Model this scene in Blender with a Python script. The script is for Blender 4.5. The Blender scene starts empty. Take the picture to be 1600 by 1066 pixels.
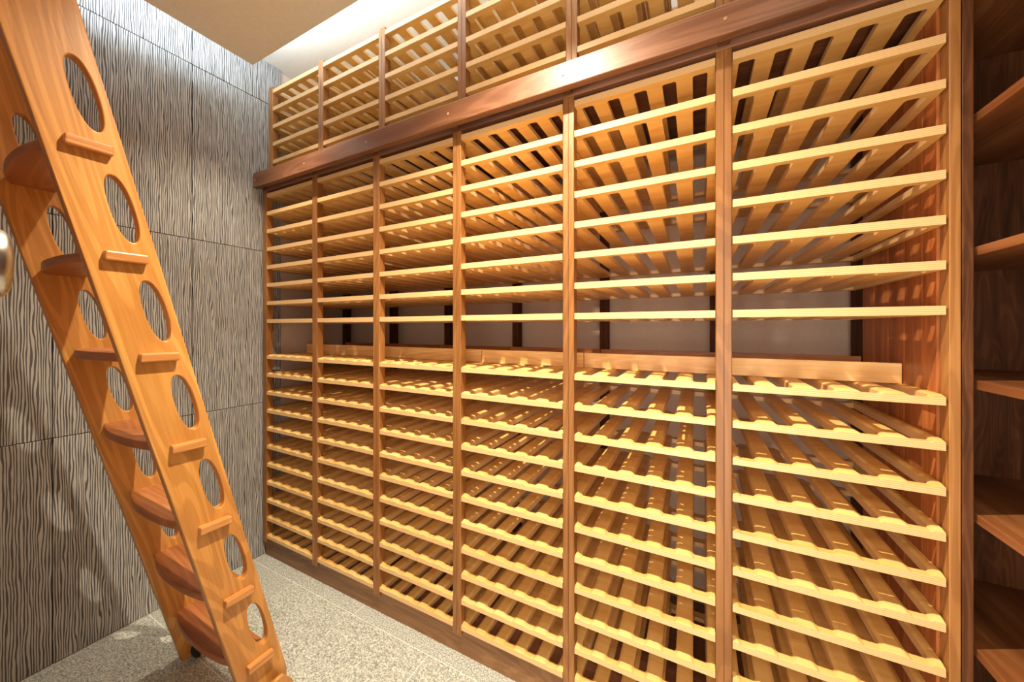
import bpy, bmesh, math, random
from mathutils import Vector, Matrix
random.seed(7)
sc = bpy.context.scene
C = sc.collection
H = 1.406                                   # camera height above the floor (m)

# ------------------------------------------------------------------ camera
cd = bpy.data.cameras.new('camera'); cam = bpy.data.objects.new('camera', cd); C.objects.link(cam)
cam.location = (0, 0, H)
cam.rotation_euler = (math.radians(90), 0, math.radians(27.355))
cd.sensor_width = 36; cd.lens = 36 * 556.68 / 1600
cd.shift_y = -20 / 1600
cd.clip_start = 0.01
sc.camera = cam

# ------------------------------------------------------------------ world, lights, exposure
w = bpy.data.worlds.new('world'); sc.world = w; w.use_nodes = True
w.node_tree.nodes['Background'].inputs[0].default_value = (1.0, 0.86, 0.68, 1)
w.node_tree.nodes['Background'].inputs[1].default_value = 2.2
sc.view_settings.view_transform = 'Standard'; sc.view_settings.look = 'None'
sc.view_settings.gamma = 1; sc.view_settings.exposure = 0.0
sc.view_settings.use_curve_mapping = False

def lamp(name, kind, loc, energy, color, rot=(0, 0, 0), **kw):
    l = bpy.data.lights.new(name, kind); l.energy = energy; l.color = color
    for k, v in kw.items(): setattr(l, k, v)
    o = bpy.data.objects.new(name, l); o.location = loc; o.rotation_euler = rot; C.objects.link(o)
    return o
WARM = (1.0, 0.88, 0.68)
def spot(name, x, y, e, tilt=0.0, tx=0.0, size=126):
    return lamp(name, 'SPOT', (x, y, H + 1.41), e, WARM, (tilt, tx, 0), spot_size=math.radians(size), spot_blend=1.0, shadow_soft_size=0.022)
spot('downlight_lamp', -0.52, 0.67, 345)
spot('downlight_lamp', -1.88, 0.92, 85, size=100)
spot('downlight_lamp', 0.30, 0.60, 26, size=110)
# added warm fill light for the racks, set in the doorway behind the camera
lamp('doorway_fill', 'AREA', (0.0, -0.20, 1.10), 20, (1.0, 0.90, 0.76), (math.radians(90), 0, 0), shape='RECTANGLE', size=0.85, size_y=2.0)
# cool cove light on top of the dropped ceiling panel, shining up and outwards
COOL = (0.68, 0.84, 1.0)
lamp('cove_lamp', 'AREA', (-0.55, 1.03, H + 1.525), 24, COOL, (math.radians(150), 0, 0), shape='RECTANGLE', size=3.1, size_y=0.03)
lamp('cove_lamp', 'AREA', (-2.09, 0.5, H + 1.525), 8, COOL, (0, math.radians(125), 0), shape='RECTANGLE', size=0.03, size_y=1.05)

# ------------------------------------------------------------------ materials
def nt(name, rough=0.5, spec=0.5):
    m = bpy.data.materials.new(name); m.use_nodes = True
    t = m.node_tree; b = t.nodes['Principled BSDF']
    b.inputs['Roughness'].default_value = rough
    b.inputs['Specular IOR Level'].default_value = spec
    return m, t, b
def lin(c):
    return tuple(((v / 255) / 12.92 if v / 255 <= 0.04045 else (((v / 255) + 0.055) / 1.055) ** 2.4) for v in c) + (1,)
def N(t, typ, **kw):
    n = t.nodes.new(typ)
    for k, v in kw.items():
        if k in n.inputs: n.inputs[k].default_value = v
        else: setattr(n, k, v)
    return n
def ramp(t, fac, stops):
    r = t.nodes.new('ShaderNodeValToRGB')
    while len(r.color_ramp.elements) < len(stops): r.color_ramp.elements.new(0.5)
    for e, (p, c) in zip(r.color_ramp.elements, stops): e.position = p; e.color = c
    t.links.new(fac, r.inputs[0]); return r
def coords(t, scale, rnd=True):
    tc = N(t, 'ShaderNodeTexCoord'); v = tc.outputs['Object']
    if rnd:
        oi = N(t, 'ShaderNodeObjectInfo')
        mu = N(t, 'ShaderNodeVectorMath', operation='SCALE'); mu.inputs[0].default_value = (7.3, 11.1, 5.7)
        t.links.new(oi.outputs['Random'], mu.inputs['Scale'])
        ad = N(t, 'ShaderNodeVectorMath', operation='ADD'); t.links.new(v, ad.inputs[0]); t.links.new(mu.outputs[0], ad.inputs[1]); v = ad.outputs[0]
    mp = N(t, 'ShaderNodeMapping'); mp.inputs['Scale'].default_value = scale
    t.links.new(v, mp.inputs['Vector']); return mp.outputs[0]
def wood(name, dark, mid, light, axis=2, rough=0.42, k=1.0, vary=0.10, bump=0.08, spec=0.5, rings=0.5, tilt=0.0):
    # stretched noise gives the tone, its contour lines give flowing cathedral grain
    m, t, b = nt(name, rough, spec)
    def stretched(across, along):
        s = [across] * 3; s[axis] = along
        v = coords(t, s)
        if tilt: v.node.vector_type = 'TEXTURE'; v.node.inputs['Rotation'].default_value = (tilt, 0, 0); v.node.inputs['Scale'].default_value = tuple(1 / q for q in s)
        return v
    n1 = N(t, 'ShaderNodeTexNoise', Scale=1.0, Detail=1.5, Roughness=0.45, Distortion=0.35); t.links.new(stretched(7 * k, 0.85 * k), n1.inputs['Vector'])
    ml = N(t, 'ShaderNodeMath', operation='MULTIPLY'); ml.inputs[1].default_value = 105.0; t.links.new(n1.outputs[0], ml.inputs[0])
    sn = N(t, 'ShaderNodeMath', operation='SINE'); t.links.new(ml.outputs[0], sn.inputs[0])
    n3 = N(t, 'ShaderNodeTexNoise', Scale=1.0, Detail=3.0, Roughness=0.55, Distortion=0.6); t.links.new(stretched(11 * k, 1.1 * k), n3.inputs['Vector'])
    n2 = N(t, 'ShaderNodeTexNoise', Scale=1.0, Detail=2.0, Roughness=0.5); t.links.new(stretched(190, 7), n2.inputs['Vector'])
    r1 = ramp(t, n3.outputs[0], [(0.30, lin(dark)), (0.5, lin(mid)), (0.70, lin(light))])
    q = 1 - 0.34 * rings
    rr = ramp(t, sn.outputs[0], [(0.0, (q, q * .95, q * .88, 1)), (0.55, (1, 1, 1, 1))])
    r2 = ramp(t, n2.outputs[0], [(0.3, (0.86, 0.82, 0.76, 1)), (0.6, (1, 1, 1, 1))])
    m1 = N(t, 'ShaderNodeMix', data_type='RGBA', blend_type='MULTIPLY'); m1.inputs[0].default_value = 1.0
    t.links.new(r1.outputs[0], m1.inputs[6]); t.links.new(rr.outputs[0], m1.inputs[7])
    mx = N(t, 'ShaderNodeMix', data_type='RGBA', blend_type='MULTIPLY'); mx.inputs[0].default_value = 0.8
    t.links.new(m1.outputs[2], mx.inputs[6]); t.links.new(r2.outputs[0], mx.inputs[7])
    oi = N(t, 'ShaderNodeObjectInfo')
    mr = N(t, 'ShaderNodeMapRange'); mr.inputs[3].default_value = 1 - vary; mr.inputs[4].default_value = 1 + vary
    t.links.new(oi.outputs['Random'], mr.inputs[0])
    hs = N(t, 'ShaderNodeHueSaturation'); t.links.new(mr.outputs[0], hs.inputs['Value']); t.links.new(mx.outputs[2], hs.inputs['Color'])
    t.links.new(hs.outputs[0], b.inputs['Base Color'])
    bp = N(t, 'ShaderNodeBump', Strength=bump, Distance=0.002); t.links.new(n2.outputs[0], bp.inputs['Height']); t.links.new(bp.outputs[0], b.inputs['Normal'])
    return m
def plywood():
    m, t, b = nt('birch_plywood', 0.36, 0.5)
    v = coords(t, (2.2, 16, 16))
    n1 = N(t, 'ShaderNodeTexNoise', Scale=1.0, Detail=4.0, Roughness=0.6, Distortion=0.7); t.links.new(v, n1.inputs['Vector'])
    face = ramp(t, n1.outputs[0], [(0.3, lin((214, 162, 88))), (0.5, lin((232, 186, 110))), (0.72, lin((242, 202, 132)))])
    tc = N(t, 'ShaderNodeTexCoord'); sp = N(t, 'ShaderNodeSeparateXYZ'); t.links.new(tc.outputs['Object'], sp.inputs[0])
    # veneer layers across the thickness, seen on cut edges only
    ns = N(t, 'ShaderNodeTexNoise', Scale=9.0, Detail=2.0); t.links.new(coords(t, (1, 1, 1)), ns.inputs['Vector'])
    ml = N(t, 'ShaderNodeMath', operation='MULTIPLY_ADD'); t.links.new(ns.outputs[0], ml.inputs[0]); ml.inputs[1].default_value = 0.0015; t.links.new(sp.outputs[2], ml.inputs[2])
    m2 = N(t, 'ShaderNodeMath', operation='MULTIPLY'); t.links.new(ml.outputs[0], m2.inputs[0]); m2.inputs[1].default_value = 6.2832 / 0.0052
    sn = N(t, 'ShaderNodeMath', operation='SINE'); t.links.new(m2.outputs[0], sn.inputs[0])
    edge = ramp(t, sn.outputs[0], [(0.0, lin((222, 176, 118))), (0.35, lin((234, 194, 138))), (1.0, lin((238, 202, 150)))])
    ge = N(t, 'ShaderNodeNewGeometry'); sz = N(t, 'ShaderNodeSeparateXYZ'); t.links.new(ge.outputs['True Normal'], sz.inputs[0])
    ab = N(t, 'ShaderNodeMath', operation='ABSOLUTE'); t.links.new(sz.outputs[2], ab.inputs[0])
    lt = N(t, 'ShaderNodeMath', operation='LESS_THAN'); t.links.new(ab.outputs[0], lt.inputs[0]); lt.inputs[1].default_value = 0.8
    mx = N(t, 'ShaderNodeMix', data_type='RGBA'); t.links.new(lt.outputs[0], mx.inputs[0]); t.links.new(face.outputs[0], mx.inputs[6]); t.links.new(edge.outputs[0], mx.inputs[7])
    t.links.new(mx.outputs[2], b.inputs['Base Color'])
    return m
def paint(name, c, rough=0.85):
    m, t, b = nt(name, rough, 0.2)
    n = N(t, 'ShaderNodeTexNoise', Scale=60.0, Detail=3.0); t.links.new(coords(t, (1, 1, 1), False), n.inputs['Vector'])
    c2 = tuple(max(0, v - 6) for v in c)
    r = ramp(t, n.outputs[0], [(0.3, lin(c2)), (0.7, lin(c))]); t.links.new(r.outputs[0], b.inputs['Base Color'])
    bp = N(t, 'ShaderNodeBump', Strength=0.05, Distance=0.001); t.links.new(n.outputs[0], bp.inputs['Height']); t.links.new(bp.outputs[0], b.inputs['Normal'])
    return m
def chiselled():
    # stone cladding with fine upright chisel strokes that wander, merge and break
    m, t, b = nt('chiselled_stone', 0.7, 0.35)
    v = coords(t, (1, 1, 1)); sp = N(t, 'ShaderNodeSeparateXYZ'); t.links.new(v, sp.inputs[0])
    n = N(t, 'ShaderNodeTexNoise', Scale=1.0, Detail=1.5, Roughness=0.5); t.links.new(coords(t, (1, 46, 6.5)), n.inputs['Vector'])
    ph = N(t, 'ShaderNodeMath', operation='MULTIPLY'); ph.inputs[1].default_value = 6.2832 / 0.0080; t.links.new(sp.outputs[1], ph.inputs[0])
    ad = N(t, 'ShaderNodeMath', operation='MULTIPLY_ADD'); ad.inputs[1].default_value = 15.0; t.links.new(n.outputs[0], ad.inputs[0]); t.links.new(ph.outputs[0], ad.inputs[2])
    sn = N(t, 'ShaderNodeMath', operation='SINE'); t.links.new(ad.outputs[0], sn.inputs[0])
    n2 = N(t, 'ShaderNodeTexNoise', Scale=1.0, Detail=2.0, Roughness=0.5); t.links.new(coords(t, (1, 70, 11)), n2.inputs['Vector'])
    av = N(t, 'ShaderNodeMath', operation='MULTIPLY_ADD'); av.inputs[1].default_value = 2.2; t.links.new(n2.outputs[0], av.inputs[0]); t.links.new(sn.outputs[0], av.inputs[2])
    mr = N(t, 'ShaderNodeMapRange'); mr.inputs[1].default_value = 0.45; mr.inputs[2].default_value = 1.45; t.links.new(av.outputs[0], mr.inputs[0])
    r = ramp(t, mr.outputs[0], [(0.1, lin((98, 94, 92))), (0.75, lin((192, 190, 186)))])
    big = N(t, 'ShaderNodeTexNoise', Scale=2.2, Detail=3.0); t.links.new(coords(t, (1, 1, 1)), big.inputs['Vector'])
    rb = ramp(t, big.outputs[0], [(0.3, (0.84, 0.82, 0.80, 1)), (0.7, (1, 1, 1, 1))])
    mx = N(t, 'ShaderNodeMix', data_type='RGBA', blend_type='MULTIPLY'); mx.inputs[0].default_value = 1
    t.links.new(r.outputs[0], mx.inputs[6]); t.links.new(rb.outputs[0], mx.inputs[7])
    t.links.new(mx.outputs[2], b.inputs['Base Color'])
    bp = N(t, 'ShaderNodeBump', Strength=0.4, Distance=0.003); t.links.new(mr.outputs[0], bp.inputs['Height']); t.links.new(bp.outputs[0], b.inputs['Normal'])
    return m
def granite():
    m, t, b = nt('speckled_floor_stone', 0.6, 0.4)
    n = N(t, 'ShaderNodeTexNoise', Scale=170.0, Detail=3.0, Roughness=0.7); t.links.new(coords(t, (1, 1, 1)), n.inputs['Vector'])
    r = ramp(t, n.outputs[0], [(0.34, lin((104, 104, 98))), (0.5, lin((172, 172, 162))), (0.64, lin((222, 222, 210)))])
    t.links.new(r.outputs[0], b.inputs['Base Color'])
    bp = N(t, 'ShaderNodeBump', Strength=0.25, Distance=0.001); t.links.new(n.outputs[0], bp.inputs['Height']); t.links.new(bp.outputs[0], b.inputs['Normal'])
    return m
def plain(name, c, rough=0.5, metal=0.0, bumpy=0.0):
    m, t, b = nt(name, rough); b.inputs['Metallic'].default_value = metal
    n = N(t, 'ShaderNodeTexNoise', Scale=1.0, Detail=2.0); t.links.new(coords(t, (300, 300, 8)), n.inputs['Vector'])
    r = ramp(t, n.outputs[0], [(0.3, lin(tuple(v * 0.88 for v in c))), (0.7, lin(c))]); t.links.new(r.outputs[0], b.inputs['Base Color'])
    return m

PLY = plywood()
CHERRY_Z = wood('cherry_upright', (140, 90, 44), (162, 108, 56), (178, 126, 72), 2)
LADDER = wood('ladder_cherry', (190, 128, 62), (206, 145, 74), (217, 160, 90), 2, rough=0.34, k=0.9, vary=0.03, rings=0.55, tilt=0.24)
TREAD = wood('ladder_tread_cherry', (136, 80, 44), (162, 98, 56), (180, 116, 70), 0, rough=0.36, vary=0.06)
TENON = wood('ladder_tenon_cherry', (190, 126, 70), (208, 144, 82), (220, 158, 94), 1, rough=0.34, vary=0.04)
WALNUT_X = wood('walnut_long', (96, 58, 40), (128, 84, 58), (152, 104, 76), 0, vary=0.04)
PLINTH = wood('walnut_plinth', (116, 78, 46), (142, 100, 62), (160, 118, 76), 0, vary=0.04)
WALNUT_Z = wood('walnut_panel', (74, 42, 22), (100, 60, 34), (122, 76, 46), 2, vary=0.08, rings=0.7, k=2.4)
WALNUT_Y = wood('walnut_shelf', (108, 62, 30), (136, 82, 44), (156, 100, 58), 1, vary=0.05)
PANEL = wood('cedar_plank', (146, 82, 40), (178, 106, 56), (198, 128, 72), 2, vary=0.14)
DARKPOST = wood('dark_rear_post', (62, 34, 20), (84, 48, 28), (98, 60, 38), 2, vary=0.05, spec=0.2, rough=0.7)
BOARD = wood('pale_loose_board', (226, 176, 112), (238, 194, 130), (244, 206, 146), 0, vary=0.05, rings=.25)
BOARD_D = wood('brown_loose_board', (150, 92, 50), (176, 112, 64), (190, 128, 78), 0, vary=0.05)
STONE = chiselled(); GRAN = granite()
GROUT = paint('pale_grout', (226, 224, 214)); JOINT = paint('dark_joint', (70, 64, 58))
WHITE = paint('ceiling_white', (236, 230, 218)); SOFF = paint('soffit_cream', (244, 238, 226)); WALLP = paint('wall_plaster', (214, 192, 176))
STEEL = plain('brushed_steel', (200, 192, 180), 0.28, 1.0); RUBBER = plain('black_rubber', (22, 20, 20), 0.7)
PLUG = plain('pale_plug', (196, 156, 112), 0.4)

# ------------------------------------------------------------------ mesh helpers
def link(name, me, mat, parent=None, loc=(0, 0, 0)):
    o = bpy.data.objects.new(name, me); C.objects.link(o); o.location = loc
    if mat and not me.materials: me.materials.append(mat)
    if parent: o.parent = parent
    return o
def box_mesh(x0, x1, y0, y1, z0, z1, bev=0.0, seg=1):
    bm = bmesh.new()
    vs = [bm.verts.new((x, y, z)) for x in (x0, x1) for y in (y0, y1) for z in (z0, z1)]
    for f in ((0, 1, 3, 2), (4, 6, 7, 5), (0, 4, 5, 1), (2, 3, 7, 6), (0, 2, 6, 4), (1, 5, 7, 3)): bm.faces.new([vs[i] for i in f])
    if bev: bmesh.ops.bevel(bm, geom=bm.edges[:], offset=bev, segments=seg, profile=0.5, affect='EDGES')
    bmesh.ops.recalc_face_normals(bm, faces=bm.faces)
    me = bpy.data.meshes.new('mesh'); bm.to_mesh(me); bm.free(); return me
def box(name, x0, x1, y0, y1, z0, z1, mat, parent=None, bev=0.0, seg=1):
    # origin at the box centre so every piece gets its own grain
    cx, cy, cz = (x0 + x1) / 2, (y0 + y1) / 2, (z0 + z1) / 2
    me = box_mesh(x0 - cx, x1 - cx, y0 - cy, y1 - cy, z0 - cz, z1 - cz, bev, seg)
    px = parent.location if parent else Vector((0, 0, 0))
    return link(name, me, mat, parent, (cx - px[0], cy - px[1], cz - px[2]))
def cyl_mesh(r, h, axis, seg=20, bev=0.0):
    bm = bmesh.new(); bmesh.ops.create_cone(bm, cap_ends=True, segments=seg, radius1=r, radius2=r, depth=h)
    if bev:
        ed = [e for e in bm.edges if len(e.link_faces) == 2 and any(len(f.verts) > 4 for f in e.link_faces)]
        bmesh.ops.bevel(bm, geom=ed, offset=bev, segments=4, profile=0.5, affect='EDGES')
    if axis == 'X': bmesh.ops.rotate(bm, matrix=Matrix.Rotation(math.pi / 2, 3, 'Y'), verts=bm.verts)
    if axis == 'Y': bmesh.ops.rotate(bm, matrix=Matrix.Rotation(math.pi / 2, 3, 'X'), verts=bm.verts)
    for f in bm.faces: f.smooth = len(f.verts) == 4
    me = bpy.data.meshes.new('mesh'); bm.to_mesh(me); bm.free(); return me
def outline_mesh(outer, holes, thick, bev, res=2):
    # flat outline with holes, extruded along local Z, with softly rounded edges
    cu = bpy.data.curves.new('outline', 'CURVE'); cu.dimensions = '2D'; cu.fill_mode = 'BOTH'
    cu.extrude = thick / 2 - bev; cu.bevel_depth = bev; cu.bevel_resolution = res; cu.offset = -bev
    for pts in [outer] + holes:
        s = cu.splines.new('POLY'); s.points.add(len(pts) - 1); s.use_cyclic_u = True
        for p, (a, b) in zip(s.points, pts): p.co = (a, b, 0, 1)
    o = bpy.data.objects.new('outline', cu)
    C.objects.link(o)
    dg = bpy.context.evaluated_depsgraph_get(); me = bpy.data.meshes.new_from_object(o.evaluated_get(dg))
    bpy.data.objects.remove(o); bpy.data.curves.remove(cu)
    return me
def empty(name, loc, label, cat, group=None):
    o = bpy.data.objects.new(name, None); C.objects.link(o); o.location = loc
    o['label'] = label; o['category'] = cat
    if group: o['group'] = group
    return o
def struct(o): o['kind'] = 'structure'; return o

# ------------------------------------------------------------------ room shell
XL, XR, YB, YF, ZC = -2.39, 1.10, 1.90, -0.06, H + 1.668
fl = struct(box('floor', XL - .1, XR + .1, YF - .9, YB + .1, -0.12, -0.0015, GROUT))
wl = struct(box('wall_left', XL - .16, XL - .0, YF - .1, YB + .1, -0.12, ZC + .1, WALLP))
wl.data.transform(Matrix.Translation((-0.02, 0, 0)))
wb = struct(box('wall_back', XL - .2, XR + .1, YB, YB + .1, -0.12, ZC + .1, WALLP))
wr = struct(box('wall_right', XR, XR + .1, YF - .1, YB, -0.12, ZC + .1, WALLP))
struct(box('wall_front', XL, -0.46, YF - .1, YF, -0.12, ZC + .1, WALLP))
f2 = struct(box('wall_front', 0.46, XR, YF - .1, YF, -0.12, ZC + .1, WALLP))
struct(box('wall_front', -0.46, 0.46, YF - .1, YF, 2.15, ZC + .1, WALLP))
ce = struct(box('ceiling', XL - .1, XR + .1, YF - .1, YB + .1, ZC, ZC + .1, WHITE))
sf = box('dropped_panel', -2.127, XR + .02, YF, 1.066, H + 1.42, H + 1.50, SOFF, ce, bev=0.002)
sf['label'] = 'cream dropped ceiling panel with a crisp edge'

# floor slabs 0.93 x 0.465 m in staggered rows
tw, td = 0.945, 0.461
tm = None
for j in range(-4, 3):
    y0 = 1.196 + j * td
    off = 0 if j % 2 else tw / 2
    for i in range(-1, 5):
        x0 = -1.97 - tw + i * tw + off
        a, b_, c, d = max(x0, XL), min(x0 + tw, XR), max(y0, YF - .8), min(y0 + td, YB)
        if b_ - a < 0.03 or d - c < 0.03: continue
        g = 0.0019
        box('floor_slab', a + g, b_ - g, c + g, d - g, -0.012, 0.0, GRAN, fl, bev=0.0005)

# chiselled wall slabs 0.465 x 0.94 m, ending short of the back wall
zs = [0, H - .461, H + .477, H + 1.41, ZC]
ys = [-.058, -.057, -.056, -.055, -.025, .44, .905, 1.363]
for r in range(4):
    for c in range(7):
        g = 0.0016
        if ys[c + 1] - ys[c] < .05: continue
        box('wall_slab', XL - .02, XL + random.uniform(-.0008, .0008), ys[c] + g, ys[c + 1] - g, zs[r] + g, zs[r + 1] - g, STONE, wl, bev=0.0015)
box('joint_backing', XL - .021, XL - .008, YF, 1.361, 0, ZC, JOINT, wl)

# ------------------------------------------------------------------ wine racks
PX = [-2.363, -1.877, -1.400, -0.914, -0.415, 0.074, 0.553]
T, PITCH, SP = 0.022, 0.1102, 0.0905
def shelf_mesh(xa, xb, na, nb, depth, raised):
    """one routed plywood shelf: five bottle slots, scalloped valleys, notched round the posts.
    xa..xb full width behind the posts, na/nb notch widths, x measured from centre"""
    xs = {xa, xb}
    if na: xs.add(xa + na)
    if nb: xs.add(xb - nb)
    cs = [(i - 2) * SP for i in range(5)]
    prof = [(-.031, 0), (-.0265, .0015), (-.021, .0048), (-.016, .0078), (.016, .0078), (.021, .0048), (.0265, .0015), (.031, 0)]
    for c in cs:
        for q, _ in prof:
            if xa < c + q < xb: xs.add(c + q)
    xs = sorted(xs)
    xs = [x for i, x in enumerate(xs) if i == 0 or x - xs[i - 1] > 1e-4]
    def h(x):
        for c in cs:
            d = x - c
            if -.031 <= d <= .031:
                for (p, a), (q, b) in zip(prof, prof[1:]):
                    if p <= d <= q: return T - (a + (b - a) * (d - p) / (q - p))
        return T
    s0, s1, nd = 0.025, 0.515, 0.037
    def hh(x, y):
        if raised: return min(h(x) + .0030, .0200 + .0050 * y / .020)
        return T if y < .018 else h(x)
    yr = [0.0, .005, .010, .015, .020, s0, s0 + .005, nd, s1 - .005, s1, depth]
    def kind(i, j):
        xm, ym = (xs[i] + xs[i + 1]) / 2, (yr[j] + yr[j + 1]) / 2
        if ym < nd and ((na and xm < xa + na) or (nb and xm > xb - nb)): return 0
        for c in cs:
            d = xm - c
            if abs(d) < .021 and s0 < ym < s1:
                if abs(d) > .016 and j in (5, 8): return 2 if d < 0 else 3
                return 0
        return 1
    bm = bmesh.new(); cache = {}
    def V(i, j, top):
        k = (i, j, top)
        if k not in cache: cache[k] = bm.verts.new((xs[i], yr[j], hh(xs[i], yr[j]) if top else 0))
        return cache[k]
    def wall(a, b): bm.faces.new([V(*a, 0), V(*b, 0), V(*b, 1), V(*a, 1)])
    nx, ny = len(xs) - 1, len(yr) - 1
    K = [[kind(i, j) for j in range(ny)] for i in range(nx)]
    def cornertri(i, j):
        # corner cell keeps the triangle next to the slot corner
        pts = [(i, j), (i + 1, j), (i + 1, j + 1), (i, j + 1)]
        drop = {(2, 5): (i + 1, j + 1), (3, 5): (i, j + 1), (2, 8): (i + 1, j), (3, 8): (i, j)}[(K[i][j], j)]
        k = pts.index(drop); return [pts[(k + 1) % 4], pts[(k + 2) % 4], pts[(k + 3) % 4]]
    for i in range(nx):
        for j in range(ny):
            k = K[i][j]
            if not k: continue
            p = [(i, j), (i + 1, j), (i + 1, j + 1), (i, j + 1)] if k == 1 else cornertri(i, j)
            bm.faces.new([V(*q, 1) for q in p]); bm.faces.new([V(*q, 0) for q in reversed(p)])
            n = len(p)
            for e in range(n):
                a, b = p[e], p[(e + 1) % n]
                if a[0] != b[0] and a[1] != b[1]: wall(a, b); continue
                if a[1] == b[1]:
                    jj = a[1] - 1 if a[1] == j else a[1]; ii = i
                else:
                    ii = a[0] - 1 if a[0] == i else a[0]; jj = j
                o = K[ii][jj] if 0 <= ii < nx and 0 <= jj < ny else 0
                if not o: wall(a, b)
    bmesh.ops.remove_doubles(bm, verts=bm.verts, dist=1e-6)
    me = bpy.data.meshes.new('shelf'); bm.to_mesh(me); bm.free(); me.materials.append(PLY)
    return me
def post_mesh(wd, dp, z0, z1, groove=True):
    # square post with eased corners and a narrow groove down its face
    e = 0.0018; g = 0.0011
    pr = [(-wd / 2 + e, 0)]
    if groove: pr += [(-g, 0), (-g * .4, .004), (g * .4, .004), (g, 0)]
    pr += [(wd / 2 - e, 0), (wd / 2, e), (wd / 2, dp), (-wd / 2, dp), (-wd / 2, e)]
    bm = bmesh.new()
    lo = [bm.verts.new((x, y, z0)) for x, y in pr]; hi = [bm.verts.new((x, y, z1)) for x, y in pr]
    bm.faces.new(lo); bm.faces.new(hi); n = len(pr)
    for i in range(n): bm.faces.new([lo[i], lo[(i + 1) % n], hi[(i + 1) % n], hi[i]])
    bmesh.ops.recalc_face_normals(bm, faces=bm.faces)
    me = bpy.data.meshes.new('post'); bm.to_mesh(me); bm.free(); return me

def rack(root, yf, rows, zlo, zhi, s=1.0):
    ox, oy, oz = root.location
    for i, x in enumerate(PX):
        wd = 0.042 if i < 6 else 0.020
        me = post_mesh(wd, 0.036, zlo, zhi, i not in (0, 6))
        link('post', me, CHERRY_Z, root, (x * s - ox, yf - oy, -oz))
    for i in range(6):
        a = PX[i] * s; b = PX[i + 1] * s
        ca, cb = a + .021, b - .021
        na, nb = .0215, .0215
        a0, b0 = a + .0012, b - .0012
        if i == 5: cb = b - .010 - .005; b0 = cb; nb = 0
        if i == 0: a0 = a - .018; na = .0215 + .018
        cen = (ca + cb) / 2
        mes = [shelf_mesh(a0 - cen, b0 - cen, na, nb, 0.55, r_) for r_ in (False, True)]
        for z in rows:
            me = mes[z < H]
            link('shelf', me, None, root, (cen - ox, yf + .001 - oy, z - oz))
YR = 1.25
low = empty('lower_wine_rack', (-0.9, YR, 0), 'tall lower wine rack of slotted birch shelves between cherry posts, below the walnut rail', 'wine rack')
rows = [H + .0326 + PITCH * k for k in range(7, -1, -1)] + [H + .0326 + PITCH * k for k in range(-2, -13, -1)]
rack(low, YR, rows, H - 1.315, H + .842)
for i, x in enumerate(PX[1:6]):
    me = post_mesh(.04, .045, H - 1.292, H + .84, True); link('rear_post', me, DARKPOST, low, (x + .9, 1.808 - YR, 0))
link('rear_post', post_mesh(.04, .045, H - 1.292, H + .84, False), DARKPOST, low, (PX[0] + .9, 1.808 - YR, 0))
box('plinth', XL + .004, .553, YR + .016, YR + .036, 0.0, H - 1.288, PLINTH, low)
# header ledge between the two racks
box('header', XL + .01, .563, YR - .004, YR + .04, H + .842, H + .886, WALNUT_X, low, bev=.002)
box('deck_board', XL + .01, .537, YR + .041, 1.885, H + .846, H + .866, WALNUT_X, low, bev=.001)
box('bottom_board', XL + .01, .537, YR + .037, 1.885, H - 1.306, H - 1.292, WALNUT_X, low, bev=.001)
# upright cedar planks closing the right end
e = [1.290, 1.355, 1.449, 1.546, 1.644, 1.742, 1.856]
for i in range(6):
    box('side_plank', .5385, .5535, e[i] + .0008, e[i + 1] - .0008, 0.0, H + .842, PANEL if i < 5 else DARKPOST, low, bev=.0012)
# loose boards standing on edge across the open shelf
zt = H + .0326 - 2 * PITCH + T + .0032
xe = [-2.262] + PX[1:6] + [.536]
for i in range(6):
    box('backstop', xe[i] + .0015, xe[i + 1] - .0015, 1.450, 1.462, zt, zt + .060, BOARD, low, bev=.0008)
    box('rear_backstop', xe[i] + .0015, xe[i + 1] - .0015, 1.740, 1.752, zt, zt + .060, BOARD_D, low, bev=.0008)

up = empty('upper_wine_rack', (-0.9, 1.285, H + .886), 'upper wine rack of slotted birch shelves under the glowing ceiling cove, above the walnut rail', 'wine rack')
rack(up, 1.285, [H + .915 + .110 * k for k in range(6)], H + .886, H + 1.505)
for x in PX[1:6]:
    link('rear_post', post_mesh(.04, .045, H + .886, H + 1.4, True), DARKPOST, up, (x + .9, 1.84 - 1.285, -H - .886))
for i in range(5):
    box('side_plank', .5385, .5535, e[i] + .035, e[i + 1] + .034, H + .887, H + 1.50, PANEL, up, bev=.0012)

# walnut rail on blocks in front of the header
rl = empty('ladder_rail', (-0.9, 1.19, H + .846), 'long walnut ladder rail running in front of the wine racks', 'rail')
box('rail_bar', -2.372, .563, 1.190, 1.220, H + .846, H + .932, WALNUT_X, rl, bev=.003, seg=2)
for x in PX[:6]:
    x = max(x, -2.35)
    box('rail_block', x - .016, x + .016, 1.220, 1.2459, H + .850, H + .925, WALNUT_Z, rl, bev=.001)
    link('plug', cyl_mesh(.0048, .003, 'Y', 14), PLUG, rl, (x + .9, 1.1895 - 1.19, .043))

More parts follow.
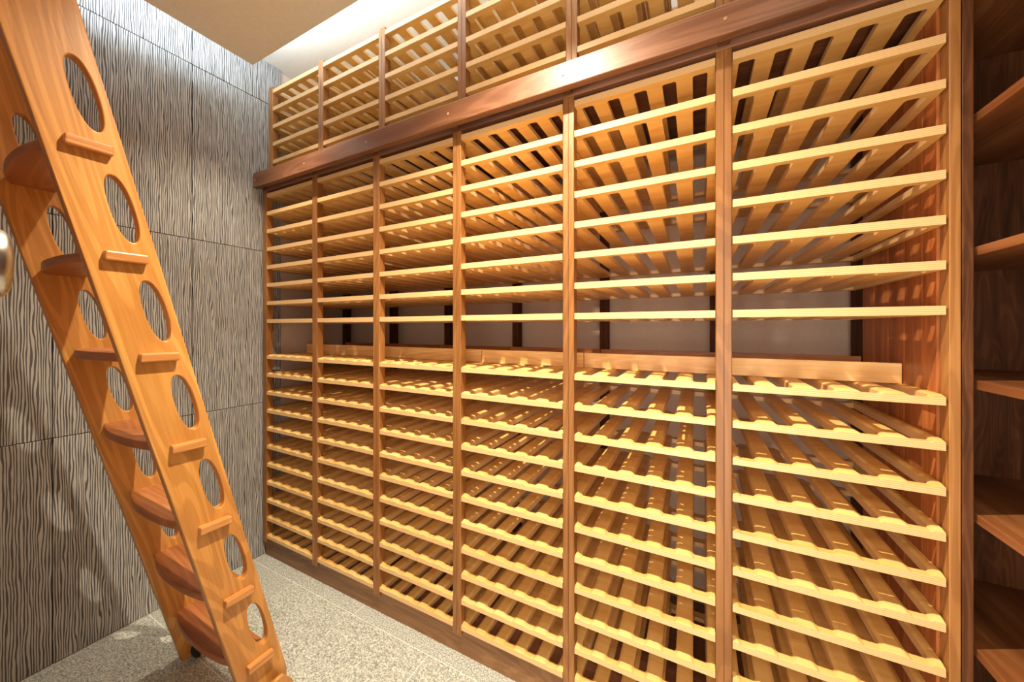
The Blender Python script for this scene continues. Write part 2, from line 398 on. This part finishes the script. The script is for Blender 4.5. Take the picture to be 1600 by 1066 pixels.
# ------------------------------------------------------------------ rolling ladder
TA = 0.2445
def ly(z): return .349 - TA * z             # rear edge of a stile at height z above eye level
ld = empty('rolling_ladder', (-1.65, .7, 0), 'leaning cherry ladder with oval holes cut in its wide sides, before the grey stone wall', 'ladder')
pegs = [.466 - .2747 * k for k in range(0, 7)]
z0, z1 = -H + .012, 1.10
outer = [(ly(z0), z0), (.81, z0), (.81, -1.287), (ly(z1) + .146, z1), (ly(z1), z1)]
holes = []
for p in pegs:
    zc = p + .131
    if zc > 1.0: continue
    yc = ly(zc) + .073 + .030
    pts = []
    for k in range(36):
        a = 2 * math.pi * k / 36; ca_, sa_ = math.cos(a), math.sin(a)
        u = .0245 * math.copysign(abs(ca_) ** .9, ca_); v = .086 * math.copysign(abs(sa_) ** .9, sa_)
        pts.append((yc + u - TA * v, zc + v))
    holes.append(pts[::-1])
stile = outline_mesh([(y - .7, z + H) for y, z in outer], [[(y - .7, z + H) for y, z in h] for h in holes], .030, .003)
# local (y, z, thickness) -> world (x = thickness)
stile.transform(Matrix(((0, 0, 1, 0), (1, 0, 0, 0), (0, 1, 0, 0), (0, 0, 0, 1))))
sm = Matrix.Shear
for x in (-1.398, -1.921):
    link('stile', stile, LADDER, ld, (x + 1.65, 0, 0))
def tread_mesh():
    xa, xb = -.2535, .2495
    pts = []
    for k in range(25):
        s = k / 24; x = xa + (xb - xa) * s
        pts.append((x, .034 - .036 * (1 - abs(2 * s - 1) ** 2.4)))
    pts += [(xb, .122), (xa, .122)]
    return outline_mesh(pts, [], .026, .003)
tmesh = tread_mesh()
pegm = box_mesh(-.012, .012, .034, .118, -.0125, .0125, .004, 2)
for p in pegs:
    if p > 1.02: continue
    link('tread', tmesh, TREAD, ld, (-1.6575 + 1.65, ly(p) - .7, p + H))
    link('tenon', pegm, TENON, ld, (-1.383 + .009 + 1.65, ly(p) - .7, p + H))
    link('tenon', pegm, TENON, ld, (-1.936 - .009 + 1.65, ly(p) - .7, p + H))
# wheels and their wooden housings at the foot
wm = cyl_mesh(.038, .022, 'X', 24, .004)
hm = outline_mesh([(0, 0.012), (.085, 0.012), (.068, .100), (.038, .141), (0, .141)], [], .016, .002)
hm.transform(Matrix(((0, 0, 1, 0), (1, 0, 0, 0), (0, 1, 0, 0), (0, 0, 0, 1))))
for x in (-1.906, -1.383):
    wx = x + .016
    wh = link('wheel', wm, RUBBER, ld, (wx + 1.65, .750 - .7, .038))
    link('axle', cyl_mesh(.009, .046, 'X', 14), STEEL, wh, (.004, 0, 0))
    link('wheel_housing', hm, LADDER, ld, (wx + .022 + 1.65, .735 - .7, 0))

# ------------------------------------------------------------------ walnut cabinet at the right
cb = empty('walnut_cabinet', (.8, .4, 0), 'dark walnut open shelf cabinet along the right wall', 'cabinet')
cb_x0 = .590
box('side_panel', .5645, .583, YR, YR + .60, 0.0, ZC - .02, WALNUT_Z, cb, bev=.001)
box('end_panel', .5838, XR - .022, 1.60, 1.615, 0, ZC - .02, WALNUT_Z, cb)
box('back_panel', XR - .020, XR - .004, -.055, 1.615, 0, ZC - .02, WALNUT_Z, cb)
box('end_panel', .590, XR - .022, -.055, -.037, 0, ZC - .02, WALNUT_Z, cb)
for k in range(-3, 5):
    z = H - .124 + .318 * k
    if z < .05: continue
    box('shelf', cb_x0, XR - .022, -.036, 1.598, z - .022, z, WALNUT_Y, cb, bev=.0012)
box('base_rail', cb_x0 + .03, cb_x0 + .05, -.036, 1.25, 0, .09, WALNUT_Y, cb)

# ------------------------------------------------------------------ open door beside the camera: only its knob reaches into view
dr = struct(box('door_1', -1.34, -.46, -.055, -.012, .01, 2.05, WALNUT_Z, None, bev=.002))
kn = link('door_knob', cyl_mesh(.034, .030, 'Y', 40, .008), STEEL, dr, (-.612 - dr.location.x, .070 - dr.location.y, H + .064 - dr.location.z))
kn['label'] = 'brushed steel door knob'
link('knob_stem', cyl_mesh(.012, .07, 'Y', 20), STEEL, kn, (0, -.048, 0))

# LED strips lying on the dropped panel
em = bpy.data.materials.new('led_tape'); em.use_nodes = True
eb = em.node_tree.nodes['Principled BSDF']; eb.inputs['Emission Color'].default_value = (.85, .93, 1, 1); eb.inputs['Emission Strength'].default_value = 12
s1 = box('led_strip', -2.10, XR - .01, 1.044, 1.054, H + 1.5005, H + 1.504, em)
s1['label'] = 'cool white LED strip glowing on the panel edge above the racks'; s1['category'] = 'light'
s2 = box('led_strip', -2.115, -2.105, YF + .02, 1.03, H + 1.5005, H + 1.504, em)
s2['label'] = 'cool white LED strip glowing on the panel edge beside the grey stone wall'; s2['category'] = 'light'
